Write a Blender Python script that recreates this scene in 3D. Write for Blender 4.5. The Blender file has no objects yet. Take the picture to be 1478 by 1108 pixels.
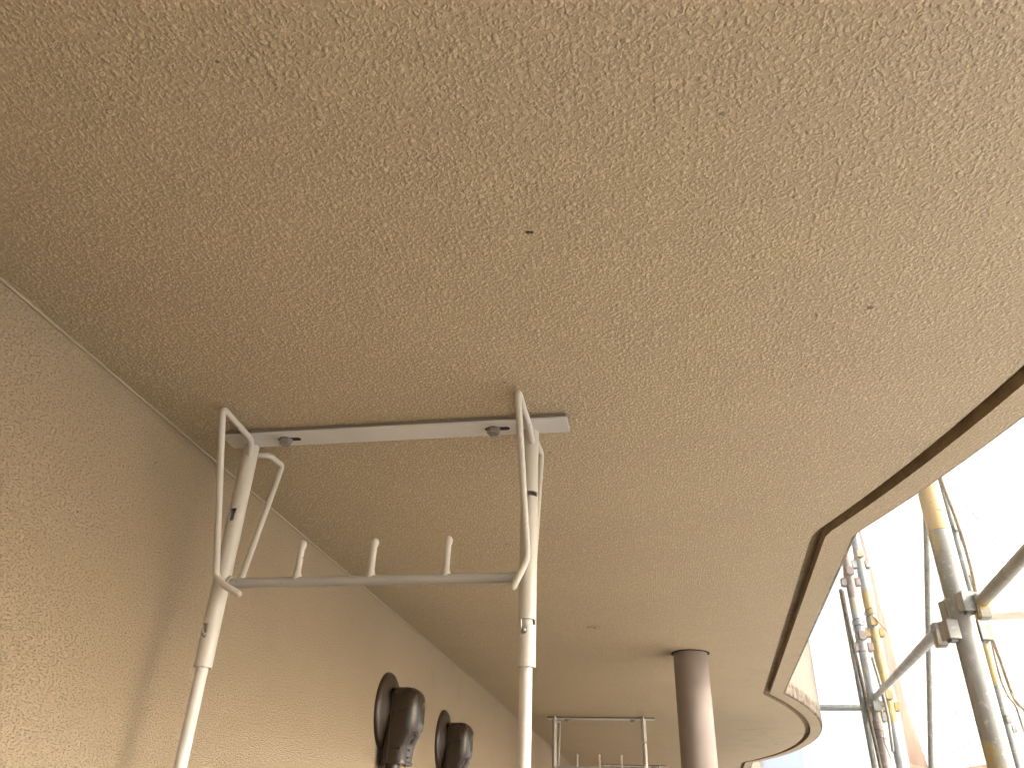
import bpy, bmesh, math, random
from math import radians, pi, sin, cos
from mathutils import Vector, Matrix
random.seed(7)
scene = bpy.context.scene
C = scene.collection

# ------------------------------------------------------------------ camera
cam_data = bpy.data.cameras.new('camera')
cam = bpy.data.objects.new('camera', cam_data)
C.objects.link(cam)
cam_data.sensor_fit = 'HORIZONTAL'
cam_data.sensor_width = 36.0
cam_data.lens = 36.0 * 1110.0 / 1478.0
cam_data.clip_start = 0.02
cam_data.clip_end = 500.0
_r = Vector((0.9855, 0.1672, 0.0301)).normalized()           # camera right, in world axes
_u = Vector((0.0592, -0.5040, 0.8617))
_u = (_u - _r * _u.dot(_r)).normalized()
_b = _r.cross(_u)
cam.matrix_world = Matrix(((_r.x, _u.x, _b.x, 0), (_r.y, _u.y, _b.y, 0), (_r.z, _u.z, _b.z, 1.85), (0, 0, 0, 1)))
scene.camera = cam

# ------------------------------------------------------------------ sky, sun, exposure
SUN_EL, SUN_AZ = radians(25), radians(-20)                   # azimuth measured from +X towards +Y
world = bpy.data.worlds.new('World')
scene.world = world
world.use_nodes = True
wn = world.node_tree.nodes
wl = world.node_tree.links
wn.clear()
sky = wn.new('ShaderNodeTexSky')
sky.sky_type = 'NISHITA'
sky.sun_disc = False
sky.sun_elevation = SUN_EL
sky.sun_rotation = radians(90) - SUN_AZ
sky.air_density = 1.0
sky.dust_density = 3.0
bg = wn.new('ShaderNodeBackground')
bg.inputs['Strength'].default_value = 0.15
wo = wn.new('ShaderNodeOutputWorld')
wl.new(sky.outputs['Color'], bg.inputs['Color'])
wl.new(bg.outputs['Background'], wo.inputs['Surface'])
sun_data = bpy.data.lights.new('sun', 'SUN')
sun_data.energy = 5.0
sun_data.angle = radians(0.53)
sun_data.color = (1.0, 0.955, 0.88)
sun = bpy.data.objects.new('sun', sun_data)
C.objects.link(sun)
_sd = Vector((cos(SUN_EL) * cos(SUN_AZ), cos(SUN_EL) * sin(SUN_AZ), sin(SUN_EL)))
sun.rotation_euler = _sd.to_track_quat('Z', 'Y').to_euler()
scene.view_settings.view_transform = 'Standard'
scene.view_settings.look = 'None'
scene.view_settings.gamma = 1.0
scene.view_settings.exposure = 2.2
scene.cycles.max_bounces = 8
scene.cycles.diffuse_bounces = 6
scene.cycles.transmission_bounces = 8
scene.cycles.sample_clamp_indirect = 6.0

# ------------------------------------------------------------------ material helpers
class NT:
    def __init__(s, name):
        s.m = bpy.data.materials.new(name)
        s.m.use_nodes = True
        s.n = s.m.node_tree.nodes
        s.l = s.m.node_tree.links
        s.n.clear()
        s.out = s.n.new('ShaderNodeOutputMaterial')
        s.tc = s.n.new('ShaderNodeTexCoord')
    def link(s, a, b): s.l.new(a, b)
    def val(s, sock, v):
        if isinstance(v, (int, float)): sock.default_value = v
        elif isinstance(v, (tuple, list)):
            sock.default_value = tuple(v) + ((1.0,) if len(v) == 3 and len(sock.default_value) == 4 else ())
        else: s.l.new(v, sock)
    def coord(s, scale=(1, 1, 1), rot=(0, 0, 0), which='Object'):
        mp = s.n.new('ShaderNodeMapping')
        mp.inputs['Scale'].default_value = scale
        mp.inputs['Rotation'].default_value = rot
        s.l.new(s.tc.outputs[which], mp.inputs['Vector'])
        return mp.outputs['Vector']
    def noise(s, scale, detail=2.0, rough=0.5, vec=None, dist=0.0):
        t = s.n.new('ShaderNodeTexNoise')
        t.inputs['Scale'].default_value = scale
        t.inputs['Detail'].default_value = detail
        t.inputs['Roughness'].default_value = rough
        t.inputs['Distortion'].default_value = dist
        s.l.new(vec if vec is not None else s.tc.outputs['Object'], t.inputs['Vector'])
        return t.outputs['Fac']
    def voro(s, scale, vec=None, feature='F1', rnd=1.0):
        t = s.n.new('ShaderNodeTexVoronoi')
        t.feature = feature
        t.inputs['Scale'].default_value = scale
        t.inputs['Randomness'].default_value = rnd
        s.l.new(vec if vec is not None else s.tc.outputs['Object'], t.inputs['Vector'])
        return t.outputs['Distance']
    def ramp(s, fac, a, b, lo=0.0, hi=1.0, smooth=True):
        t = s.n.new('ShaderNodeMapRange')
        t.interpolation_type = 'SMOOTHSTEP' if smooth else 'LINEAR'
        for k, v in (('From Min', a), ('From Max', b), ('To Min', lo), ('To Max', hi)): t.inputs[k].default_value = v
        s.l.new(fac, t.inputs['Value'])
        return t.outputs['Result']
    def math(s, op, a, b=0.0):
        t = s.n.new('ShaderNodeMath')
        t.operation = op
        s.val(t.inputs[0], a)
        s.val(t.inputs[1], b)
        return t.outputs[0]
    def mix(s, fac, a, b, mode='MIX'):
        t = s.n.new('ShaderNodeMix')
        t.data_type = 'RGBA'
        t.blend_type = mode
        s.val(t.inputs[0], fac)
        s.val(t.inputs[6], a)
        s.val(t.inputs[7], b)
        return t.outputs[2]
    def bump(s, height, dist, strength=1.0, normal=None):
        t = s.n.new('ShaderNodeBump')
        t.inputs['Distance'].default_value = dist
        t.inputs['Strength'].default_value = strength
        s.l.new(height, t.inputs['Height'])
        if normal is not None: s.l.new(normal, t.inputs['Normal'])
        return t.outputs['Normal']
    def sep(s, which='Object'):
        t = s.n.new('ShaderNodeSeparateXYZ')
        s.l.new(s.tc.outputs[which], t.inputs[0])
        return t.outputs
    def near(s, p, r0, r1, wob=0.0, wscale=120):
        t = s.n.new('ShaderNodeVectorMath')
        t.operation = 'DISTANCE'
        s.l.new(s.tc.outputs['Object'], t.inputs[0])
        t.inputs[1].default_value = p
        d = t.outputs['Value']
        if wob:
            if not hasattr(s, 'wn'): s.wn = {}
            if wscale not in s.wn: s.wn[wscale] = s.math('SUBTRACT', s.noise(wscale, 1), 0.5)
            d = s.math('ADD', d, s.math('MULTIPLY', s.wn[wscale], wob))
        return s.ramp(d, r0, r1, 1.0, 0.0)
    def done(s, col, rough=0.6, metal=0.0, normal=None, spec=0.5, coat=0.0):
        p = s.n.new('ShaderNodeBsdfPrincipled')
        s.val(p.inputs['Base Color'], col)
        s.val(p.inputs['Roughness'], rough)
        s.val(p.inputs['Metallic'], metal)
        s.val(p.inputs['Specular IOR Level'], spec)
        s.val(p.inputs['Coat Weight'], coat)
        if normal is not None: s.l.new(normal, p.inputs['Normal'])
        s.l.new(p.outputs[0], s.out.inputs['Surface'])
        return s.m

CEIL_COL = (0.461, 0.375, 0.242)
def mat_ceiling():
    t = NT('sprayed_ceiling_paint')
    def cells(scale, r0, r1, off):
        vn = t.n.new('ShaderNodeTexVoronoi')
        vn.inputs['Scale'].default_value = scale
        mp = t.n.new('ShaderNodeMapping')
        mp.inputs['Location'].default_value = off
        t.link(t.tc.outputs['Object'], mp.inputs['Vector'])
        t.link(mp.outputs[0], vn.inputs['Vector'])
        sp = t.n.new('ShaderNodeSeparateColor')
        t.link(vn.outputs['Color'], sp.inputs[0])
        rad = t.ramp(sp.outputs[0], 0.0, 1.0, r0, r1, False)
        d = t.math('ADD', vn.outputs['Distance'], wob)
        return t.ramp(t.math('SUBTRACT', rad, d), 0.0, 0.40)
    n1 = t.noise(240, 1.4, 0.5)
    wob = t.ramp(n1, 0.2, 0.8, -0.30, 0.30, False)
    blob = cells(165, -0.55, 0.80, (0.3, 0.1, 0.013))          # scattered fat drops
    blob2 = t.ramp(n1, 0.46, 0.80, smooth=False)                             # dense fine spatter
    grain = t.noise(620, 1.0, 0.6)
    h = t.math('ADD', t.math('ADD', t.math('MULTIPLY', blob, 0.8), blob2), t.math('MULTIPLY', grain, 0.18))
    nrm = t.bump(h, 0.0017, 1.0)
    base = t.mix(t.ramp(t.noise(3.2, 3, 0.6), 0.35, 0.7), CEIL_COL, (0.440, 0.352, 0.237))
    base = t.mix(t.ramp(t.noise(1.3, 4, 0.65), 0.45, 0.75, 0.0, 0.5), base, (0.488, 0.392, 0.268))
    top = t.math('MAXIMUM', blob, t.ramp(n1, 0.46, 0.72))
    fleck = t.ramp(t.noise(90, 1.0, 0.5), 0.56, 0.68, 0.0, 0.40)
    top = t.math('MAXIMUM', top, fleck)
    base = t.mix(t.math('MULTIPLY', top, 0.55), base, (0.635, 0.518, 0.358))  # drop tops lightened in the colour to carry relief shading
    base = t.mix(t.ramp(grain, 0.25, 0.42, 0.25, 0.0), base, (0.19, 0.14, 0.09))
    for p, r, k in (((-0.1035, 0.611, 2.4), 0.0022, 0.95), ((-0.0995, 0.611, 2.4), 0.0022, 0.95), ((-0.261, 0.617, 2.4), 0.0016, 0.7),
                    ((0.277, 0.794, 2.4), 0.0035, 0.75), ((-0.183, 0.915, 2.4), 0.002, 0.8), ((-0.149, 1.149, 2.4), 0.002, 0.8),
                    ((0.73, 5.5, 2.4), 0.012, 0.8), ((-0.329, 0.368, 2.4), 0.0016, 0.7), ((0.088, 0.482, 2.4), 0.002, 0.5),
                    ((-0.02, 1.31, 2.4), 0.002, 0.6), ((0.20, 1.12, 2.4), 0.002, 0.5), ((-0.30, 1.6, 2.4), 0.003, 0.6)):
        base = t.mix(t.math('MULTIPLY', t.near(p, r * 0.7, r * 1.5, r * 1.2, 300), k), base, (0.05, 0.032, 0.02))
    rust = t.math('MULTIPLY', t.near((-0.172, 2.374, 2.4), 0.012, 0.034, 0.03, 60), t.ramp(t.noise(80, 2), 0.45, 0.6))
    base = t.mix(t.math('MULTIPLY', rust, 0.8), base, (0.22, 0.13, 0.06))
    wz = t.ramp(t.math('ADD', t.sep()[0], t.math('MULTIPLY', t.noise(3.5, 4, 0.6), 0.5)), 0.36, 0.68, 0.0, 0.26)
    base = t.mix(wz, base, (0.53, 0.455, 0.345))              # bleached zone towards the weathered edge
    # water mark creeping round the lip near the drip groove
    g = t.math('MULTIPLY', t.ramp(t.noise(9, 5, 0.7), 0.52, 0.72), 0.35)
    sx = t.sep()[0]
    base = t.mix(t.math('MULTIPLY', g, t.ramp(sx, 0.25, 0.5)), base, (0.29, 0.24, 0.18))
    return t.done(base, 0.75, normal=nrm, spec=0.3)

def mat_wall():
    t = NT('trowelled_wall_stucco')
    v = t.coord((1, 0.62, 1.25))
    pit = t.ramp(t.noise(410, 1.3, 0.5, v), 0.27, 0.53)
    fine = t.noise(700, 1, 0.55, v)
    big = t.noise(150, 1.5, 0.5, v)
    h = t.math('ADD', t.math('ADD', pit, t.math('MULTIPLY', fine, 0.35)), t.math('MULTIPLY', big, 0.8))
    nrm = t.bump(h, 0.0019, 1.0)
    base = t.mix(t.ramp(t.noise(2.3, 4, 0.6), 0.35, 0.7), (0.345, 0.268, 0.180), (0.318, 0.246, 0.162))
    base = t.mix(t.ramp(pit, 0.0, 0.6, 0.46, 0.0), base, (0.176, 0.128, 0.080))  # pits darkened in the colour to carry their small shadows
    base = t.mix(t.ramp(t.noise(6.0, 4, 0.65), 0.55, 0.8, 0.0, 0.4), base, (0.242, 0.184, 0.122))
    speck = t.ramp(t.voro(26), 0.03, 0.06, 0.7, 0.0)
    base = t.mix(t.math('MULTIPLY', speck, t.ramp(t.noise(11, 1), 0.55, 0.62)), base, (0.10, 0.07, 0.04))
    return t.done(base, 0.8, normal=nrm, spec=0.25)

def mat_fascia():
    t = NT('fascia_stucco')
    nrm = t.bump(t.math('ADD', t.ramp(t.noise(110, 2), 0.4, 0.65), t.math('MULTIPLY', t.noise(400, 2), 0.4)), 0.0025)
    z = t.sep()[2]
    zz = t.math('ADD', z, t.math('MULTIPLY', t.math('SUBTRACT', t.noise(8, 3), 0.5), 0.03))
    dirt = t.ramp(zz, 2.446, 2.466, 1.0, 0.0)
    streak = t.ramp(t.noise(26, 3, 0.6, t.coord((1, 1, 0.06))), 0.5, 0.75, 0.0, 0.35)
    base = t.mix(streak, (0.205, 0.185, 0.150), (0.165, 0.147, 0.117))
    mott = t.mix(t.ramp(t.noise(24, 4, 0.7), 0.38, 0.62), (0.09, 0.072, 0.052), (0.18, 0.147, 0.11))
    base = t.mix(dirt, base, mott)
    return t.done(base, 0.85, normal=nrm, spec=0.2)

def mat_groove():
    t = NT('groove_mortar')
    nrm = t.bump(t.noise(140, 3), 0.002)
    base = t.mix(t.ramp(t.noise(30, 4, 0.7), 0.4, 0.65), (0.30, 0.225, 0.14), (0.22, 0.165, 0.105))  # colour darkened to carry the shade inside the groove
    return t.done(base, 0.85, normal=nrm, spec=0.2)

def mat_paint(name, col, chip=(0.22, 0.19, 0.15), rough=0.38, amount=1.0):
    t = NT(name)
    n1 = t.noise(60, 3, 0.6)
    base = t.mix(t.ramp(t.noise(14, 3), 0.4, 0.7, 0.0, 0.45), col, tuple(c * 0.86 for c in col))
    sp = t.math('MULTIPLY', t.ramp(t.voro(95), 0.10, 0.16, 1.0, 0.0), t.ramp(t.noise(37, 2), 0.52, 0.58, 0.0, 0.85 * amount))
    base = t.mix(sp, base, chip)
    return t.done(base, t.ramp(n1, 0.3, 0.7, rough - 0.06, rough + 0.12), normal=t.bump(t.noise(260, 3), 0.00035), spec=0.5)

def mat_galv(name, col=(0.42, 0.42, 0.40), stain=(0.33, 0.28, 0.20), metal=0.55, rough=0.5, yellow=0.0):
    t = NT(name)
    v = t.coord((1, 1, 0.35))
    base = t.mix(t.ramp(t.noise(22, 5, 0.7, v), 0.36, 0.66), col, tuple(c * 0.76 for c in col))
    base = t.mix(t.ramp(t.noise(13, 4, 0.65, v), 0.47, 0.68, 0.0, 0.75), base, stain)
    base = t.mix(t.ramp(t.noise(75, 3, 0.6), 0.60, 0.68, 0.0, 0.8), base, (0.46, 0.44, 0.40))
    base = t.mix(t.ramp(t.noise(52, 3, 0.6), 0.68, 0.72, 0.0, 0.8), base, (0.10, 0.09, 0.08))
    if yellow: base = t.mix(t.ramp(t.noise(9, 2), 0.60, 0.66, 0.0, yellow), base, (0.55, 0.42, 0.12))
    return t.done(base, t.ramp(t.noise(30, 3), 0.3, 0.7, rough - 0.1, rough + 0.2), metal, normal=t.bump(t.noise(160, 4, 0.6), 0.0006), spec=0.4)

def mat_yellow(name, c1, c2):
    t = NT(name)
    v = t.coord((1, 1, 0.3))
    base = t.mix(t.ramp(t.noise(18, 5, 0.7, v), 0.35, 0.7), c1, c2)
    base = t.mix(t.ramp(t.noise(30, 5, 0.7, v), 0.56, 0.68), base, (0.42, 0.38, 0.32))
    base = t.mix(t.ramp(t.noise(60, 3), 0.68, 0.72), base, (0.22, 0.16, 0.10))
    return t.done(base, 0.55, 0.0, normal=t.bump(t.noise(120, 4), 0.0006), spec=0.4)

def mat_plastic(name, col, rough=0.3, coat=0.0):
    t = NT(name)
    base = t.mix(t.ramp(t.noise(9, 3), 0.4, 0.75, 0.0, 0.4), col, tuple(min(1, c * 1.35 + 0.004) for c in col))
    return t.done(base, t.ramp(t.noise(12, 2), 0.35, 0.7, rough * 0.92, rough * 1.15), normal=t.bump(t.noise(500, 1), 0.00005), coat=coat)

FWD, FR = 0.75, 0.45
def mat_sheet(name, col, trans=0.55, dirt=True, fwd=None):
    t = NT(name)
    weave = t.noise(5.0, 5, 0.65)
    base = t.mix(t.ramp(weave, 0.4, 0.75, 0.0, 0.25), col, tuple(c * 0.9 for c in col))
    if dirt:
        spots = t.math('MULTIPLY', t.ramp(t.noise(30, 4, 0.6), 0.60, 0.66), t.math('ADD', 0.02, t.near((2.35, 7.1, 2.75), 0.15, 0.75, 0.3, 6)))
        base = t.mix(t.math('MULTIPLY', spots, 0.8), base, (0.12, 0.15, 0.20))
    d = t.n.new('ShaderNodeBsdfDiffuse')
    r = t.n.new('ShaderNodeBsdfTranslucent')
    t.val(d.inputs['Color'], base)
    t.val(r.inputs['Color'], base)
    mx = t.n.new('ShaderNodeMixShader')
    mx.inputs[0].default_value = trans
    t.link(d.outputs[0], mx.inputs[1])
    t.link(r.outputs[0], mx.inputs[2])
    fw = t.n.new('ShaderNodeBsdfRefraction')                  # the weave lets part of the light straight on, blurred
    fw.distribution = 'GGX'
    fw.inputs['IOR'].default_value = 1.25
    fw.inputs['Roughness'].default_value = FR
    t.val(fw.inputs['Color'], base)
    m2 = t.n.new('ShaderNodeMixShader')
    m2.inputs[0].default_value = FWD if fwd is None else fwd
    t.link(mx.outputs[0], m2.inputs[1])
    t.link(fw.outputs[0], m2.inputs[2])
    t.link(m2.outputs[0], t.out.inputs['Surface'])
    return t.m

def mat_simple(name, c1, c2, scale, rough=0.8, bump=0.002):
    t = NT(name)
    return t.done(t.mix(t.ramp(t.noise(scale, 5, 0.6), 0.35, 0.68), c1, c2), rough, normal=t.bump(t.noise(scale * 6, 4), bump), spec=0.3)

M = dict(
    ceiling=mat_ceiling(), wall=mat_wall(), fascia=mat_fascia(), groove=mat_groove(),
    cream=mat_paint('cream_enamel', (0.50, 0.465, 0.41)),
    cream_fine=mat_paint('cream_enamel_clean', (0.54, 0.515, 0.47), amount=0.35),
    alu=mat_paint('satin_aluminium', (0.60, 0.585, 0.55), rough=0.42, amount=0.0), bar=mat_paint('grey_steel_bar', (0.35, 0.335, 0.305), rough=0.45), bar_dark=mat_paint('brown_grey_bar', (0.19, 0.165, 0.135), rough=0.55, amount=0.0), bead=mat_paint('bead_sealant', (0.35, 0.28, 0.195), rough=0.7, amount=0.0),
    bolt=mat_galv('zinc_bolt', (0.34, 0.33, 0.31), (0.25, 0.22, 0.18), 0.7, 0.45),
    dark=mat_simple('dark_hollow', (0.02, 0.017, 0.014), (0.035, 0.03, 0.025), 40),
    galv=mat_galv('weathered_galvanised', (0.36, 0.36, 0.335), (0.35, 0.31, 0.24), 0.15, yellow=0.5),
    galv_light=mat_galv('light_galvanised', (0.38, 0.40, 0.41), (0.37, 0.33, 0.28), 0.15, 0.45, 0.3),
    galv_dark=mat_galv('dull_galvanised', (0.25, 0.26, 0.24), (0.22, 0.21, 0.175), 0.15, 0.55),
    pinkish=mat_galv('rusty_pink_galvanised', (0.30, 0.26, 0.235), (0.30, 0.19, 0.14), 0.3, 0.6),
    yellow=mat_yellow('mustard_yellow_paint', (0.42, 0.30, 0.12), (0.38, 0.295, 0.16)), yellow_pale=mat_yellow('faded_yellow_paint', (0.52, 0.395, 0.20), (0.54, 0.45, 0.34)),
    hood=mat_plastic('brown_gloss_plastic', (0.028, 0.0185, 0.012), 0.25, 0.0),
    hood_flange=mat_plastic('brown_satin_plastic', (0.034, 0.023, 0.016), 0.38),
    pipe=mat_plastic('mauve_brown_pvc', (0.225, 0.182, 0.158), 0.75),
    tape=mat_plastic('tan_wrapping_tape', (0.42, 0.30, 0.17), 0.5),
    sheet=mat_sheet('white_mesh_sheet', (0.88, 0.885, 0.89)),
    sheet_edge=mat_sheet('peach_hem_cloth', (0.71, 0.615, 0.555), 0.60, False, 0.0),
    sheet_blue=mat_sheet('pale_blue_sheet', (0.64, 0.645, 0.72), 0.5, False),
    rope=mat_simple('dirty_rope', (0.40, 0.34, 0.26), (0.28, 0.23, 0.18), 60, 0.9, 0.001),
    rope_dark=mat_simple('dark_frayed_rope', (0.16, 0.13, 0.105), (0.09, 0.075, 0.06), 90, 0.95, 0.003),
    wire=mat_simple('grey_wire', (0.16, 0.15, 0.15), (0.10, 0.09, 0.09), 60, 0.6, 0.0005),
    concrete=mat_simple('pale_concrete', (0.46, 0.44, 0.40), (0.38, 0.36, 0.33), 3),
    earth=mat_simple('pale_ground', (0.30, 0.28, 0.25), (0.24, 0.225, 0.20), 1.5),
)

# ------------------------------------------------------------------ mesh helpers
def link(name, me, mat, parent=None, smooth=False):
    o = bpy.data.objects.new(name, me)
    C.objects.link(o)
    me.materials.append(M[mat] if isinstance(mat, str) else mat)
    if parent is not None: o.parent = parent
    if smooth: me.polygons.foreach_set('use_smooth', [True] * len(me.polygons))
    return o
def mesh(name, verts, faces, mat, parent=None, smooth=False, recalc=True):
    me = bpy.data.meshes.new(name)
    if recalc:
        bm = bmesh.new()
        vs = [bm.verts.new(v) for v in verts]
        for f in faces:
            try: bm.faces.new([vs[i] for i in f])
            except ValueError: pass
        bmesh.ops.recalc_face_normals(bm, faces=bm.faces[:])
        bm.to_mesh(me)
        bm.free()
    else:
        me.from_pydata([tuple(v) for v in verts], [], faces)
    me.update()
    return link(name, me, mat, parent, smooth)
def thing(name, label, cat, loc=(0, 0, 0), group=None):
    o = bpy.data.objects.new(name, None)
    C.objects.link(o)
    o.empty_display_size = 0.1
    o.location = loc
    return tag(o, label, cat, group)
def tag(o, label, cat, group=None):
    o['label'] = label
    o['category'] = cat
    if group: o['group'] = group
    return o
def auto_smooth(o, ang=38):
    me = o.data
    me.polygons.foreach_set('use_smooth', [True] * len(me.polygons))
    bm = bmesh.new()
    bm.from_mesh(me)
    for e in bm.edges:
        if len(e.link_faces) == 2 and e.calc_face_angle(0) > radians(ang): e.smooth = False
    bm.to_mesh(me)
    bm.free()
    return o
def bevel_box(name, lo, hi, mat, parent=None, bev=0.002, seg=2, rot=None, at=(0, 0, 0)):
    bm = bmesh.new()
    bmesh.ops.create_cube(bm, size=1)
    lo, hi = Vector(lo), Vector(hi)
    for v in bm.verts: v.co = Vector(((v.co.x + .5) * (hi.x - lo.x) + lo.x, (v.co.y + .5) * (hi.y - lo.y) + lo.y, (v.co.z + .5) * (hi.z - lo.z) + lo.z))
    if bev: bmesh.ops.bevel(bm, geom=bm.edges[:] + bm.verts[:], offset=bev, segments=seg, affect='EDGES', clamp_overlap=True)
    if rot is not None: bmesh.ops.rotate(bm, verts=bm.verts[:], cent=(0, 0, 0), matrix=rot)
    bmesh.ops.translate(bm, verts=bm.verts[:], vec=at)
    me = bpy.data.meshes.new(name)
    bm.to_mesh(me)
    bm.free()
    return auto_smooth(link(name, me, mat, parent))
def fillet(pts, rad, n=6):
    pts = [Vector(p) for p in pts]
    out = [pts[0]]
    for i in range(1, len(pts) - 1):
        a, b, c = pts[i - 1], pts[i], pts[i + 1]
        u, w = (a - b), (c - b)
        r = min(rad, u.length * .45, w.length * .45)
        p, q = b + u.normalized() * r, b + w.normalized() * r
        for k in range(n + 1):
            s = k / n
            out.append((1 - s) ** 2 * p + 2 * s * (1 - s) * b + s * s * q)
    out.append(pts[-1])
    return out
def sweep(path, r, seg=16, cap=True, dome=False):
    """a round rod along a path -> verts, faces; r is a number or one number per point"""
    path = [Vector(p) for p in path]
    rr = list(r) if isinstance(r, (list, tuple)) else [r] * len(path)
    if dome:
        def ext(p, q, rad):
            d = (p - q).normalized()
            return [(p + d * rad * sin(a), rad * cos(a)) for a in (radians(30), radians(60), radians(84))]
        e0, e1 = ext(path[0], path[1], rr[0]), ext(path[-1], path[-2], rr[-1])
        path = [e[0] for e in reversed(e0)] + path + [e[0] for e in e1]
        rr = [e[1] for e in reversed(e0)] + rr + [e[1] for e in e1]
    verts, faces = [], []
    t = (path[1] - path[0]).normalized()
    nrm = t.orthogonal().normalized()
    for i, p in enumerate(path):
        if i == 0: tn = path[1] - path[0]
        elif i == len(path) - 1: tn = path[-1] - path[-2]
        else: tn = (path[i + 1] - path[i]).normalized() + (path[i] - path[i - 1]).normalized()
        tn.normalize()
        nrm = (nrm - tn * nrm.dot(tn)).normalized()
        bn = tn.cross(nrm)
        for k in range(seg):
            a = 2 * pi * k / seg
            verts.append(p + (nrm * cos(a) + bn * sin(a)) * rr[i])
    for i in range(len(path) - 1):
        for k in range(seg):
            k2 = (k + 1) % seg
            faces.append((i * seg + k, i * seg + k2, (i + 1) * seg + k2, (i + 1) * seg + k))
    if cap:
        faces.append(tuple(range(seg)))
        faces.append(tuple(range((len(path) - 1) * seg, len(path) * seg)))
    return verts, faces
def rod(name, path, r, mat, parent=None, seg=16, dome=False, cap=True):
    v, f = sweep(path, r, seg, cap, dome)
    return auto_smooth(mesh(name, v, f, mat, parent), 50)
def slotted_tube(name, x, y, z0, z1, r, slots, mat, parent, wall=0.002, seg=48):
    """open tube with key slots cut through its wall; slots: list of (angle range deg, z range)"""
    zs = {z0, z1}
    for _, za, zb in slots: zs.update((za, zb))
    zs = sorted(zs)
    fine = []
    for a, b in zip(zs, zs[1:]):
        n = max(1, int((b - a) / 0.02))
        fine += [a + (b - a) * k / n for k in range(n)]
    fine.append(zs[-1])
    verts = [(x + r * cos(2 * pi * k / seg), y + r * sin(2 * pi * k / seg), z) for z in fine for k in range(seg)]
    faces = []
    for i in range(len(fine) - 1):
        zm = (fine[i] + fine[i + 1]) / 2
        for k in range(seg):
            a = (k + .5) * 360 / seg
            if any(za <= zm <= zb and (aa <= a <= ab or aa <= a - 360 <= ab) for (aa, ab), za, zb in slots): continue
            k2 = (k + 1) % seg
            faces.append((i * seg + k, i * seg + k2, (i + 1) * seg + k2, (i + 1) * seg + k))
    o = mesh(name, verts, faces, mat, parent, recalc=False)
    bm = bmesh.new()
    bm.from_mesh(o.data)
    bmesh.ops.delete(bm, geom=[v for v in bm.verts if not v.link_faces], context='VERTS')
    bmesh.ops.solidify(bm, geom=bm.faces[:], thickness=wall)
    bm.to_mesh(o.data)
    bm.free()
    return auto_smooth(o, 40)

# ------------------------------------------------------------------ plan of the scalloped balcony edge
def arc(p, q, sag, n):
    p, q = Vector(p), Vector(q)
    ch = q - p
    L = ch.length
    nrm = Vector((ch.y, -ch.x)).normalized()
    R = (L * L / 4 + sag * sag) / (2 * sag)
    out = []
    for k in range(n + 1):
        s = (k / n - .5) * L
        out.append(p + ch * (k / n) + nrm * (math.sqrt(R * R - s * s) - (R - sag)))
    return out
EDGE = [Vector((0.145, -3.7))]
EDGE += arc((0.255, -1.70), (0.428, 1.60), 0.314, 110)
EDGE += arc((0.540, 3.57), (0.725, 6.86), 0.300, 110)
EDGE += arc((0.84, 8.83), (1.02, 12.1), 0.300, 32)
EDGE += [Vector((1.13, 14.0))]
def soften(poly, r, n=5):
    out = [poly[0]]
    for i in range(1, len(poly) - 1):
        a, b, c = poly[i - 1], poly[i], poly[i + 1]
        if (b - a).angle(c - b) > 0.15:
            out += [Vector((q.x, q.y)) for q in fillet([(b + (a - b).normalized() * r).to_3d(), b.to_3d(), (b + (c - b).normalized() * r).to_3d()], r, n)[1:-1]]
        else: out.append(b)
    return out + [poly[-1]]
EDGE = soften(EDGE, 0.045)
def inset(poly, d):
    out = []
    for i, p in enumerate(poly):
        ns = []
        if i > 0: ns.append((p - poly[i - 1]).normalized())
        if i < len(poly) - 1: ns.append((poly[i + 1] - p).normalized())
        nn = [Vector((-t.y, t.x)) for t in ns]
        m = sum(nn, Vector((0, 0))).normalized()
        out.append(p + m * (d / max(0.5, m.dot(nn[0]))))
    return out
HZ, WX = 2.40, -0.734
def strip(a, za, b, zb):
    n = len(a)
    v = [(p.x, p.y, za) for p in a] + [(p.x, p.y, zb) for p in b]
    return v, [(i, i + 1, n + i + 1, n + i) for i in range(n - 1)]
def strips(rows):
    v, f = [], []
    for (a, za), (b, zb) in zip(rows, rows[1:]):
        sv, sf = strip(a, za, b, zb)
        o = len(v)
        v += sv
        f += [tuple(i + o for i in q) for q in sf]
    return v, f

# ------------------------------------------------------------------ ground, floor, wall, slab
def slab_sheet(name, x0, y0, x1, y1, z, mat):
    o = mesh(name, [(x0, y0, z), (x1, y0, z), (x1, y1, z), (x0, y1, z)], [(0, 1, 2, 3)], mat, recalc=False)
    o['kind'] = 'structure'
    return o
slab_sheet('ground', -150, -150, 150, 150, -3.0, 'earth')
fl = inset(EDGE, 0.02)
fv = [(p.x, p.y, 0.0) for p in fl] + [(WX, p.y, 0.0) for p in fl]
fv += [(p.x, p.y, -0.18) for p in fl] + [(WX, p.y, -0.18) for p in fl]
n = len(fl)
ff = [(i, i + 1, n + i + 1, n + i) for i in range(n - 1)] + [(2 * n + i, 3 * n + i, 3 * n + i + 1, 2 * n + i + 1) for i in range(n - 1)]
ff += [(i, 2 * n + i, 2 * n + i + 1, i + 1) for i in range(n - 1)] + [(0, n, 3 * n, 2 * n), (n - 1, 3 * n - 1, 4 * n - 1, 2 * n - 1)]
o = mesh('balcony_floor', fv, ff, 'concrete')
o['kind'] = 'structure'

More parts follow.
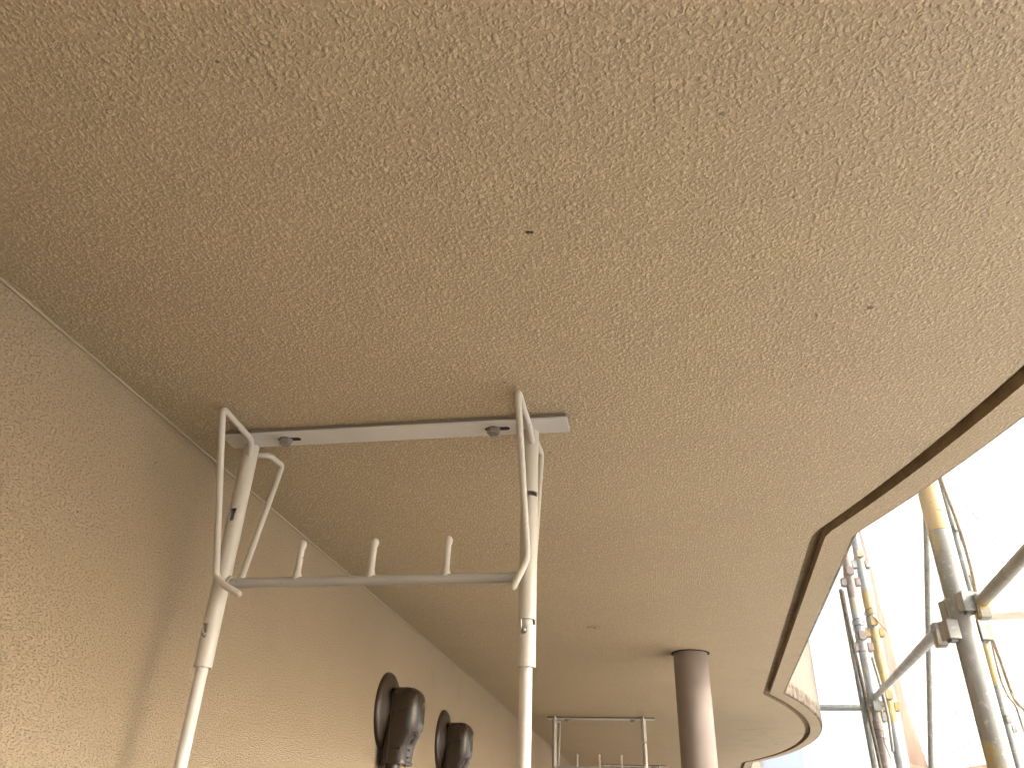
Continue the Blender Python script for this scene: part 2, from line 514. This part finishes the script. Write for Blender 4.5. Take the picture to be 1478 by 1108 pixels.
PZ = 1.55  # unseen parapet added to cut low light, its height set for that
pa, pb = inset(EDGE, 0.02), inset(EDGE, 0.14)
v, f = strips([(pa, -0.18), (pa, PZ), (pb, PZ), (pb, 0.002)])
tag(mesh('balcony_parapet', v, f, 'fascia', None, recalc=False), 'tan stucco balcony parapet along the scalloped floor edge, below the view', 'parapet')
wall = bevel_box('house_wall', (WX - 0.22, -4.2, -3.0), (WX, 14.2, 6.0), 'wall', None, 0)
tag(wall, 'tan trowelled stucco house wall along the left under the balcony ceiling', 'wall')
# the thin painted sealant bead where wall and ceiling meet
tag(bevel_box('end_wall', (WX + 0.002, -3.72, 0.002), (0.14, -3.6, HZ - 0.002), 'wall', None, 0), 'tan stucco wall closing the balcony end behind the viewer', 'wall')  # added out of view to hold back light from behind the camera
slab = thing('balcony_ceiling', 'tan sprayed stipple balcony ceiling with scalloped edge and drip groove', 'ceiling', (0, 0, 0))
G_IN, G_OUT, G_D = inset(EDGE, 0.092), inset(EDGE, 0.064), 0.020
wallrow = [Vector((WX, p.y)) for p in G_IN]
v, f = strips([(wallrow, HZ), (G_IN, HZ)])
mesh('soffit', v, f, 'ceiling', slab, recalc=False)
v, f = strips([(G_IN, HZ), (G_IN, HZ + G_D), (G_OUT, HZ + G_D), (G_OUT, HZ)])
auto_smooth(mesh('drip_groove', v, f, 'groove', slab), 30)
lip_in = inset(EDGE, 0.011)
v, f = strips([(G_OUT, HZ), (lip_in, HZ)])
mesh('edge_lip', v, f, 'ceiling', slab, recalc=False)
v, f = strips([(lip_in, HZ), (inset(EDGE, 0.003), HZ + 0.004), (EDGE, HZ + 0.012), (EDGE, 3.55), (inset(EDGE, 0.02), 3.57), ([Vector((WX, p.y)) for p in EDGE], 3.57)])
auto_smooth(mesh('fascia', v, f, 'fascia', slab), 25)
rod('corner_bead', [(WX + 0.0015, y, HZ - 0.0015) for y in (-4.0, 2, 6, 10, 13.9)], 0.0020, 'bead', slab, 8)

# ------------------------------------------------------------------ laundry hangers bolted to the ceiling
HG = 'laundry pole hangers bolted to the ceiling'
def make_hanger(label):
    Y0, zt = 0.0, HZ                                          # local: y measured from the tube axis
    XL, XR = -0.631, -0.166
    t = thing('laundry_hanger', label, 'hanger', (0, 1.055, 0), HG)
    # flat aluminium bar with two slotted holes
    xs0, xs1, ya, yb = -0.665, -0.105, -0.043, 0.004
    za, zb = zt - 0.0095, zt - 0.0062
    o = bevel_box('ceiling_plate', (xs0, ya, za), (xs1, yb, zb), 'alu', t, 0.0012, 2)
    bevel_box('backing_bar', (xs0 + 0.002, ya + 0.001, zb + 0.0001), (xs1 - 0.001, yb - 0.001, zt - 0.0012), 'bar_dark', o, 0.0006)
    bevel_box('packing_strip', (xs0 + 0.004, ya + 0.004, zt - 0.0011), (xs1 - 0.003, yb - 0.002, zt + 0.0008), 'dark', o, 0)  # dark strip put in for the shadow line between bar and ceiling
    for bx in (-0.562, -0.221):
        # slot shadow plate, washer and hexagon head
        pts = []
        for k in range(16):
            a = 2 * pi * k / 16
            pts.append((bx + 0.006 + (0.014 if cos(a) > 0 else -0.014) + 0.0055 * cos(a), -0.0195 + 0.0055 * sin(a)))
        sv = [(x, y, za - 0.0004) for x, y in pts] + [(x, y, za + 0.004) for x, y in pts]
        mesh('slot', sv, [tuple(range(16))] + [(i, (i + 1) % 16, 16 + (i + 1) % 16, 16 + i) for i in range(16)], 'dark', o)
        hv = [(bx + 0.0098 * cos(radians(60 * k + 14)), -0.0195 + 0.0098 * sin(radians(60 * k + 14)), z) for z in (za - 0.0016, za - 0.0085) for k in range(6)]
        hv += [(bx + 0.0078 * cos(radians(60 * k + 14)), -0.0195 + 0.0078 * sin(radians(60 * k + 14)), za - 0.0100) for k in range(6)]
        hf = [(k, (k + 1) % 6, 6 + (k + 1) % 6, 6 + k) for k in range(6)] + [(6 + k, 6 + (k + 1) % 6, 12 + (k + 1) % 6, 12 + k) for k in range(6)] + [tuple(range(6)), tuple(range(12, 18))]
        hb = mesh('bolt', hv, hf, 'bolt', t)
        rod('washer', [(bx, -0.0195, za - 0.0001), (bx, -0.0195, za - 0.0017)], 0.0108, 'bolt', hb, 20)
    for X, s in ((XL, 1), (XR, -1)):
        r = 0.0126
        slots = []                                            # J-shaped key slots: a cross cut and a drop
        if s > 0: cuts = ((2.268, (205, 289), (250, 288)), (2.092, (205, 280), (243, 277)))
        else: cuts = ((2.279, (212, 343), (226, 272)), (2.094, (238, 347), (238, 280)))
        for zc, cr, dr in cuts: slots += [(cr, zc + 0.003, zc + 0.0105), (dr, zc - 0.010, zc + 0.003)]
        tb = slotted_tube('tube', X, Y0, 2.043, zt - 0.0090, r, slots, 'cream', t)
        rod('tube_cap', [(X, Y0, zt - 0.0096), (X, Y0, zt - 0.0088)], 0.0118, 'cream', tb, 24)
        it = rod('inner_tube', [(X, Y0, 1.52), (X, Y0, 2.20)], 0.0085, 'cream_fine', tb, 28)
        zc, cr, dr = cuts[1]
        am = radians((dr[0] + dr[1]) / 2)
        d = Vector((cos(am), sin(am), 0))
        rod('pin', [Vector((X, Y0, zc - 0.005)) + d * 0.006, Vector((X, Y0, zc - 0.005)) + d * 0.0122], 0.0030, 'bolt', tb, 12, True)
        # bent rods in front of and behind the tube
        if s > 0:
            front = [(X + 0.006, -0.010, 2.372), (X + 0.014, -0.028, 2.388), (X + 0.017, -0.131, 2.391), (X + 0.001, -0.0195, 2.168), (X + 0.020, -0.0215, 2.153), (X + 0.043, -0.020, 2.142)]
            rear = [(X + 0.008, 0.009, 2.379), (X + 0.026, 0.016, 2.381), (X + 0.022, 0.072, 2.388), (X + 0.020, 0.018, 2.172)]
        else:
            front = [(X + 0.004, -0.012, 2.370), (X + 0.002, -0.030, 2.388), (X + 0.001, -0.133, 2.391), (X + 0.002, -0.0195, 2.185), (X - 0.010, -0.0215, 2.158), (X - 0.017, -0.020, 2.145)]
            rear = [(X + 0.004, 0.010, 2.379), (X + 0.006, 0.020, 2.383), (X + 0.007, 0.072, 2.388), (X + 0.004, 0.020, 2.172)]
        rod('hook_rod', fillet(front, 0.012), 0.0049, 'cream', t, 14, True)
        rod('hook_rod', fillet(rear, 0.010), 0.0047, 'cream', t, 14, True)
    cb = rod('crossbar', [(XL + 0.010, 0, 2.1635), (-0.4, 0, 2.1638), (XR - 0.010, 0, 2.1640)], 0.0075, 'bar', t, 20)
    for X, sg in ((XL + 0.0135, 1), (XR - 0.0135, -1)):       # lumpy welds where the bar meets the tubes
        rnd = random.Random(int(X * 1000))
        pts = [Vector((X + 0.001 * sin(k * 2.1), 0.0080 * cos(k * pi / 6), 2.1638 + 0.0080 * sin(k * pi / 6))) for k in range(13)]
        rod('weld', pts, [0.0026 + rnd.uniform(-0.0007, 0.0009) for _ in pts], 'bar', cb, 8)
    for px in (-0.512, -0.398, -0.285):
        # round-headed pegs standing on the bar
        rod('peg', [(px, 0, 2.164), (px, 0, 2.174), (px, 0, 2.179), (px, 0, 2.214), (px + .0005, 0, 2.217), (px + .0005, 0, 2.221)],
            [0.0072, 0.0066, 0.0048, 0.0048, 0.0060, 0.0062], 'cream', t, 14, True)
    rod('lower_bar', [(XL, 0, 1.53), (XR, 0, 1.53)], 0.0075, 'cream', t, 14)
    return t
def copy_tree(o, parent=None):
    c = o.copy()
    C.objects.link(c)
    c.parent = parent
    for ch in list(o.children): copy_tree(ch, c)
    return c
h1 = make_hanger('large cream steel laundry hanger nearest the viewer, bolted to the ceiling')
for dx, y, lab in ((0.098, 4.385, 'middle laundry hanger, just behind the near one and left of the brown pipe'),
                   (0.165, 7.30, 'small farthest laundry hanger at the bottom edge, seen between hanger poles')):
    c = copy_tree(h1)
    c.location = (dx, y, 0)
    c['label'] = lab

# ------------------------------------------------------------------ brown drain pipe through the ceiling
dp = thing('drain_pipe', 'mauve brown round drain pipe going up through the ceiling', 'pipe', (0.125, 2.752, 0))
rod('pipe', [(0, 0, z) for z in (0.0, 0.9, 1.8, HZ + 0.05)], 0.0565, 'pipe', dp, 48)
hv, hf = [], []
NH = 64
for k in range(NH):
    a = 2 * pi * k / NH
    ro = 0.0635 + 0.0014 * sin(3 * a + 1) + random.uniform(-0.0012, 0.0012)
    hv += [(0.0560 * cos(a), 0.0560 * sin(a), HZ - 0.0022), (ro * cos(a), ro * sin(a), HZ - 0.0022), (ro * cos(a), ro * sin(a), HZ - 0.0002)]
for k in range(NH):
    k2 = (k + 1) % NH
    hf += [(3 * k, 3 * k2, 3 * k2 + 1, 3 * k + 1), (3 * k + 1, 3 * k2 + 1, 3 * k2 + 2, 3 * k + 2)]
mesh('open_joint', hv, hf, 'dark', dp)

# ------------------------------------------------------------------ duct hoods on the wall
def rrect(cx, cy, hx, hy, r, n=5):
    pts = []
    for sx, sy, a0 in ((1, 1, 0), (-1, 1, 90), (-1, -1, 180), (1, -1, 270)):
        for k in range(n + 1):
            a = radians(a0 + 90 * k / n)
            pts.append((cx + sx * (hx - r) + r * cos(a), cy + sy * (hy - r) + r * sin(a)))
    return pts
def make_hood(label):
    t = thing('duct_hood', label, 'duct hood', (WX, 2.195, 2.13), 'brown duct hoods on the wall')
    # domed round flange against the wall
    v, f, seg = [], [], 48
    prof = [(0.0, 0.102), (0.006, 0.1025), (0.011, 0.099), (0.015, 0.088), (0.022, 0.066), (0.030, 0.050)]
    for x, r in prof:
        for k in range(seg):
            a = 2 * pi * k / seg
            v.append((x - 0.0005, r * cos(a) * 0.98, r * sin(a) * 1.0 + 0.006))
    for i in range(len(prof) - 1):
        for k in range(seg):
            f.append((i * seg + k, i * seg + (k + 1) % seg, (i + 1) * seg + (k + 1) % seg, (i + 1) * seg + k))
    f.append(tuple(range((len(prof) - 1) * seg, len(prof) * seg)))
    fl = auto_smooth(mesh('flange', v, f, 'hood_flange', t), 50)
    # hood body lofted downwards; each row: z, x_back, x_front, half width, corner radius
    rows = [(0.066, 0.030, 0.066, 0.020, 0.012), (0.065, 0.020, 0.082, 0.034, 0.018), (0.060, 0.014, 0.092, 0.043, 0.024), (0.051, 0.012, 0.099, 0.050, 0.030), (0.040, 0.010, 0.1025, 0.053, 0.032),
            (0.010, 0.008, 0.1035, 0.054, 0.033), (-0.020, 0.006, 0.1035, 0.054, 0.033), (-0.036, 0.006, 0.1015, 0.0535, 0.032), (-0.048, 0.006, 0.096, 0.0525, 0.030),
            (-0.075, 0.006, 0.084, 0.050, 0.027), (-0.088, 0.006, 0.080, 0.049, 0.026), (-0.118, 0.006, 0.078, 0.0485, 0.026)]
    v, f = [], []
    for z, xb, xf, hw, cr in rows: v += [(x, y, z) for x, y in rrect((xb + xf) / 2, 0, (xf - xb) / 2, hw, min(cr, (xf - xb) / 2 * .95, hw * .95))]
    m = len(v) // len(rows)
    for i in range(len(rows) - 1):
        for k in range(m): f.append((i * m + k, i * m + (k + 1) % m, (i + 1) * m + (k + 1) % m, (i + 1) * m + k))
    f.append(tuple(range(m)))
    body = auto_smooth(mesh('hood_body', v, f, 'hood', t), 60)
    # parting seam rib, collar lip and screw slots
    rows2 = [(-0.1178, 0.0795, 0.050), (-0.1215, 0.0800, 0.0505), (-0.1255, 0.0795, 0.050), (-0.1255, 0.072, 0.043)]
    v, f = [], []
    for z, xf, hw in rows2: v += [(x, y, z) for x, y in rrect((0.005 + xf) / 2, 0, (xf - 0.005) / 2, hw, 0.025)]
    for i in range(len(rows2) - 1):
        for k in range(m): f.append((i * m + k, i * m + (k + 1) % m, (i + 1) * m + (k + 1) % m, (i + 1) * m + k))
    auto_smooth(mesh('collar_rim', v, f, 'hood', t), 40)
    bevel_box('seam_rib', (0.0315, -0.0552, -0.117), (0.0335, -0.0475, 0.050), 'hood_flange', body, 0.0006)
    for z, x in ((-0.0885, 0.055),):
        bevel_box('vent_slot', (x - 0.010, -0.0512, z - 0.0035), (x + 0.010, -0.046, z + 0.0035), 'dark', body, 0.001)
    for z, x in ((-0.052, 0.0945), (-0.070, 0.0865), (-0.090, 0.0800), (-0.108, 0.0790)):
        rod('stud', [(x - 0.004, -0.020, z), (x + 0.0012, -0.020, z - 0.0005)], 0.0024, 'hood_flange', body, 10, True)
    # wrapped pipes leaving the collar
    for y, r, mt in ((-0.020, 0.019, 'hood'), (0.020, 0.018, 'tape')):
        rod('duct_line', [(0.040, y, -0.110), (0.040, y, -0.5), (0.040, y, -1.6)], r, mt, t, 20)
    return t
hd = make_hood('near larger dark brown glossy duct hood on the tan wall')
c = copy_tree(hd)
c.location = (WX, 2.835, 2.118)
c['label'] = 'far smaller dark brown duct hood, right of the other hood on the wall'

# ------------------------------------------------------------------ scaffold outside the balcony
SG = 'scaffold uprights'
def pocket(name, parent, base, ang, z, mat, s=1.0):
    """U-shaped wedge pocket welded on an upright, opening upwards"""
    R = Matrix.Rotation(ang, 3, 'Z')
    d, w, h, th = 0.026 * s, 0.036 * s, 0.040 * s, 0.004
    x0 = 0.0215
    v, f = [], []
    outer = [(x0, -w / 2), (x0 + d, -w / 2), (x0 + d, w / 2), (x0, w / 2)]
    inner = [(x0, -w / 2 + th), (x0 + d - th, -w / 2 + th), (x0 + d - th, w / 2 - th), (x0, w / 2 - th)]
    for zz in (-h / 2, h / 2): v += [R @ Vector((x, y, zz)) for x, y in outer] + [R @ Vector((x, y, zz)) for x, y in inner]
    for i in range(3):
        f += [(i, i + 1, 9 + i, 8 + i), (4 + i, 12 + i, 13 + i, 5 + i), (i, 4 + i, 5 + i, i + 1), (8 + i, 9 + i, 13 + i, 12 + i)]
    f += [(0, 8, 12, 4), (3, 7, 15, 11)]
    v = [p + Vector((0, 0, z)) for p in v]
    o = mesh(name, v, f, mat, parent)
    bv = o.modifiers.new('bevel', 'BEVEL')
    bv.width = 0.0025
    bv.segments = 2
    # wedge tongue of the ledger driven into the pocket
    bevel_box('wedge', (x0 + 0.004, -0.010, z - h * 0.62), (x0 + d - 0.007, 0.010, z + h * 0.60), 'galv_dark', o, 0.0012)
    ch = o.children[0]
    ch.data.transform(Matrix.Rotation(ang, 4, 'Z'))
    return o
def upright(label, x, y, z0, z1, bands, levels, mat, r=0.0243, pmat=None, rot=0.0):
    t = thing('scaffold_upright', label, 'scaffold pole', (x, y, 0), SG)
    cuts = sorted(bands)
    segs, z = [], z0
    for a, b, m in cuts:
        if a > z: segs.append((z, a, mat))
        segs.append((a, b, m))
        z = b
    if z < z1: segs.append((z, z1, mat))
    for a, b, m in segs: rod('tube' if m == mat else 'painted_band', [(0, 0, a + 0.0004), (0, 0, (a + b) / 2), (0, 0, b - 0.0004)], r if m == mat else r + 0.0003, m, t, 32)
    for lz, pm in levels:
        for k, (ang, dz) in enumerate(((-90, 0.026), (90, 0.026), (180, -0.026), (0, -0.026))):
            pocket('pocket', t, None, radians(ang + rot), lz + dz, pm)
    return t
upA = upright('thick near scaffold upright, weathered grey with yellow upper end, right edge', 0.662, 1.82, -3.0, 5.5, [(2.478, 3.4, 'yellow_pale')], [(2.283, 'galv'), (1.4, 'galv')], 'galv', rot=12)
upB2 = upright('slim far upright with mustard yellow bands and yellow pockets', 1.168, 4.45, -3.0, 5.5,
               [(2.52, 2.86, 'yellow'), (2.93, 3.06, 'yellow'), (2.40, 2.515, 'yellow')], [(3.235, 'galv_light'), (2.865, 'yellow'), (2.50, 'yellow')], 'galv_light')
upB1 = upright('slim far upright in grey and pink rust, left of the yellow banded one', 1.065, 4.32, -3.0, 5.5,
               [(2.72, 2.99, 'galv_light'), (2.46, 2.715, 'galv_light')], [(3.10, 'pinkish'), (2.765, 'pinkish'), (2.435, 'galv')], 'pinkish')
upT = tag(rod('guard_pole', [(1.012, 4.32, -3), (1.012, 4.32, 3.03)], 0.0130, 'galv_dark', None, 20, True), 'thin dark grey pole with a domed top, leftmost of the far scaffold poles', 'scaffold pole', SG)
upA2 = upright('thin outer upright seen just behind the thick near upright', 2.10, 5.52, -3.0, 6.5, [(2.75, 3.3, 'yellow')], [(3.74, 'galv_dark'), (2.53, 'galv_dark')], 'galv_dark', rot=10)
LG = 'scaffold ledgers and braces'
def bar(name, label, path, r, mat, ends=True):
    t = thing(name, label, 'scaffold bar', tuple(path[0]), LG)
    p = [Vector(q) - Vector(path[0]) for q in path]
    rod('tube', p, r, mat, t, 24)
    if ends:
        d = (p[-1] - p[0]).normalized()
        for q, s in ((p[0], 1), (p[-1], -1)):
            bevel_box('end_lug', (-0.012, -0.012, -0.035), (0.012, 0.012, 0.018), mat, t, 0.003, at=q + d * (0.004 * s))
    return t
bar('scaffold_ledger', 'pale grey ledger running from the thick near upright back to the far uprights', [(0.630, 1.885, 2.272), (1.075, 4.30, 2.50)], 0.0130, 'galv_light')
bar('scaffold_ledger', 'grey ledger slanting up to the right edge from the thick near upright', [(0.690, 1.78, 2.305), (0.700, 1.52, 2.337), (0.735, -0.6, 2.60)], 0.0128, 'galv')
bar('scaffold_ledger', 'short grey horizontal bar between the far uprights and the rounded balcony edge', [(1.06, 4.345, 2.437), (0.2, 4.36, 2.435)][::-1] if False else [(1.075, 4.60, 2.489), (0.985, 4.60, 2.489), (0.80, 4.60, 2.488)][:3], 0.0150, 'galv_dark', False)
bar('scaffold_brace', 'thin dark green grey brace standing almost upright left of the thick near upright', [(1.9, 4.85, 4.535), (1.9, 7.25, 1.35)], 0.0185, 'galv_dark', False)

# ropes and wires
def rope(label, pts, r, mat, cat='rope'):
    return tag(rod('rope' if cat == 'rope' else 'wire', fillet(pts, 0.04, 4), r, mat, None, 8), label, cat)
rope('dirty beige rope hanging beside the thick near upright at the right edge',
     [(0.97, 2.56, 3.1), (0.996, 2.606, 2.936), (1.011, 2.635, 2.892), (1.025, 2.659, 2.857), (1.05, 2.706, 2.787), (1.076, 2.767, 2.693), (1.094, 2.83, 2.593), (1.111, 2.866, 2.537),
      (1.135, 2.907, 2.477), (1.16, 2.953, 2.408), (1.179, 2.992, 2.348), (1.199, 3.026, 2.298), (1.214, 3.038, 2.282), (1.27, 3.065, 2.25)], 0.0058, 'rope')
rope('second thinner rope looping down to the knot at the right edge',
     [(1.10, 2.86, 2.68), (1.117, 2.894, 2.591), (1.149, 2.943, 2.52), (1.162, 3.0, 2.428), (1.18, 3.046, 2.357), (1.199, 3.074, 2.316), (1.221, 3.09, 2.296), (1.231, 3.11, 2.266), (1.27, 3.19, 2.12)], 0.0036, 'rope')
rope('hair thin wire slanting across the white sheet at the right', [(1.20, 3.04, 3.08), (1.229, 3.065, 3.032), (1.291, 3.121, 2.957), (1.364, 3.192, 2.861), (1.444, 3.272, 2.752), (1.6, 3.42, 2.54)], 0.0012, 'wire', 'wire')

# ------------------------------------------------------------------ white scaffold sheets
def sheet_panel(name, label, p0, p1, z0, z1, mat, amp=0.03, nu=36, nv=60, seed=0, group='scaffold sheets'):
    rnd = random.Random(seed)
    p0, p1 = Vector(p0), Vector(p1)
    d = (p1 - p0)
    nrm = Vector((d.y, -d.x)).normalized()
    ph = [rnd.uniform(0, 6.28) for _ in range(6)]
    v, f = [], []
    for j in range(nv + 1):
        z = z0 + (z1 - z0) * j / nv
        for i in range(nu + 1):
            s = i / nu
            L = s * d.length
            w = amp * (0.5 * sin(3.1 * L + ph[0] + 0.4 * sin(z * 1.1 + ph[1])) + 0.35 * sin(6.7 * L + 1.3 * z + ph[2]) + 0.25 * sin(2.3 * z + ph[3]) + 0.12 * sin(15 * L + 3 * sin(z + ph[4])))
            q = p0 + d * s + nrm * w
            v.append((q.x, q.y, z))
    for j in range(nv):
        for i in range(nu):
            a = j * (nu + 1) + i
            f.append((a, a + 1, a + nu + 2, a + nu + 1))
    o = mesh(name, v, f, mat, None, True, False)
    return tag(o, label, 'sheet', group)
labs = ['blank white scaffold sheet hanging outside, out beyond the viewer', 'white scaffold sheet behind the ledger at the right edge', 'white scaffold sheet behind the thick near upright',  # first panel is out of view, added only to shape the light
        'white scaffold sheet behind the far uprights', 'white scaffold sheet showing between rounded balcony edge and far uprights']
ys = [-5.0, 0.8, 4.6, 8.1, 10.6]
for i in range(4):
    sheet_panel('scaffold_sheet', labs[i], (2.35, ys[i]), (2.35, ys[i + 1] + 0.02), -2.9, 8.5, 'sheet', 0.03, seed=i)
sheet_panel('scaffold_sheet', labs[4], (2.36, 10.6), (0.55, 10.6), -2.9, 8.5, 'sheet', 0.03, seed=9)
sheet_panel('sheet_flap', 'pale lavender blue sheet below the rounded balcony edge at the bottom', (1.525, 9.5), (0.70, 9.5), 0.5, 4.2, 'sheet_blue', 0.012, seed=12)

def cloth(name, label, left, right, mat, nu=10, amp=0.012, seed=3):
    """hanging strip of hem cloth between two edge lines (lists of points of the same length)"""
    rnd = random.Random(seed)
    v, f = [], []
    fine_l, fine_r = fillet(left, 0.3, 5), fillet(right, 0.3, 5)
    m = len(fine_l)
    for j in range(m):
        for i in range(nu + 1):
            s = i / nu
            p = fine_l[j].lerp(fine_r[j], s)
            v.append((p.x + amp * sin(9 * s + 0.7 * j) + rnd.uniform(-.002, .002), p.y, p.z))
    for j in range(m - 1):
        for i in range(nu):
            a = j * (nu + 1) + i
            f.append((a, a + 1, a + nu + 2, a + nu + 1))
    o = mesh(name, v, f, mat, None, True, False)
    sol = o.modifiers.new('cloth_thickness', 'SOLIDIFY')
    sol.thickness = 0.003
    return tag(o, label, 'sheet', 'loose hems of the scaffold sheets')
cloth('sheet_hem', 'peach folded sheet hem widening downwards beside the yellow banded upright',
      [(2.25, 8.42, 4.9), (2.25, 8.31, 4.057), (2.25, 8.29, 3.131), (2.25, 8.30, 2.54)], [(2.25, 8.36, 4.9), (2.25, 8.10, 3.95), (2.25, 8.07, 3.19), (2.25, 7.724, 2.453)], 'sheet_edge')
cloth('sheet_hem', 'thin sagging peach hem along the bottom right edge of the picture',
      [(2.25, 8.30, 2.545), (2.25, 7.716, 2.463), (2.25, 7.073, 2.406), (2.25, 6.40, 2.385)], [(2.25, 8.30, 2.47), (2.25, 7.716, 2.41), (2.25, 7.073, 2.375), (2.25, 6.40, 2.35)], 'sheet_edge', 4, 0.005, 5)
cloth('sheet_hem', 'narrow horizontal peach strip crossing behind the thick near upright',
      [(2.2, 5.70, 3.245), (2.2, 5.45, 3.18), (2.2, 5.083, 3.098), (2.2, 4.2, 2.93)], [(2.2, 5.70, 3.195), (2.2, 5.45, 3.14), (2.2, 5.112, 3.061), (2.2, 4.2, 2.88)], 'sheet_edge', 4, 0.004, 6)

# tie wires, clamp and frayed rope on the far uprights
TG = 'tie wires on the far uprights'
def tie_wire(label, x, y, z, r, tilt, seed):
    rnd = random.Random(seed)
    pts = [Vector((x + r * cos(a), y + r * sin(a), z + tilt * cos(a + seed) + 0.002 * k)) for k, a in enumerate([2 * pi * i / 16 for i in range(30)])]
    pts += [pts[-1] + Vector((rnd.uniform(-.02, .02), -0.02, -0.05)), pts[-1] + Vector((rnd.uniform(-.05, .05), -0.03, -0.13))]
    return tag(rod('tie_wire', pts, 0.0022, 'wire', None, 6), label, 'wire', TG)
tie_wire('dark tie wire wound round the yellow banded far upright', 1.168, 4.45, 2.90, 0.029, 0.010, 1)
tie_wire('dark tie wire wound round the pink rusty far upright', 1.065, 4.32, 2.81, 0.029, 0.014, 2)
tie_wire('dark tie wire near the foot of the pink rusty far upright', 1.065, 4.32, 2.29, 0.030, 0.012, 3)
ck = thing('pipe_clamp', 'grey pipe clamp with long lever on the pink rusty far upright', 'clamp', (1.065, 4.32, 2.455))
rod('jaw', [(0, 0, -0.022), (0, 0, 0.0), (0, 0, 0.022)], [0.033, 0.035, 0.033], 'galv', ck, 20)
bevel_box('hinge_block', (-0.020, -0.060, -0.024), (0.022, -0.028, 0.024), 'galv_dark', ck, 0.004)
rod('lever', [(0.022, -0.052, 0.22), (0.036, -0.062, 0.06), (0.040, -0.060, -0.05), (0.030, -0.055, -0.20)], 0.0075, 'galv_dark', ck, 10, True)
rod('bolt', [(-0.034, -0.044, 0.0), (0.050, -0.044, 0.0)], 0.006, 'bolt', ck, 8)
FR_ROPE = [(1.004, 4.28, 3.02), (1.004, 4.28, 2.914), (1.012, 4.28, 2.734), (1.022, 4.28, 2.508), (1.024, 4.28, 2.372), (1.03, 4.28, 2.19), (1.03, 4.28, 1.2)]
fr = rod('frayed_rope', fillet(FR_ROPE, 0.05, 4), 0.0085, 'rope_dark', None, 10)
tag(fr, 'dark frayed rope hanging down beside the thin leftmost far pole', 'rope')
def strand(label, pts, r, seed):
    return rope(label, pts, r, 'rope')
strand('short tangled rope strand crossing the knot at the right edge', [(1.17, 2.97, 2.31), (1.20, 3.03, 2.30), (1.225, 3.05, 2.285), (1.26, 3.07, 2.29), (1.33, 3.1, 2.27)], 0.0034, 1)
strand('frayed rope tail falling from the knot at the right edge', [(1.215, 3.04, 2.285), (1.235, 3.05, 2.25), (1.238, 3.06, 2.20), (1.26, 3.07, 2.15), (1.27, 3.08, 2.05)], 0.0026, 2)
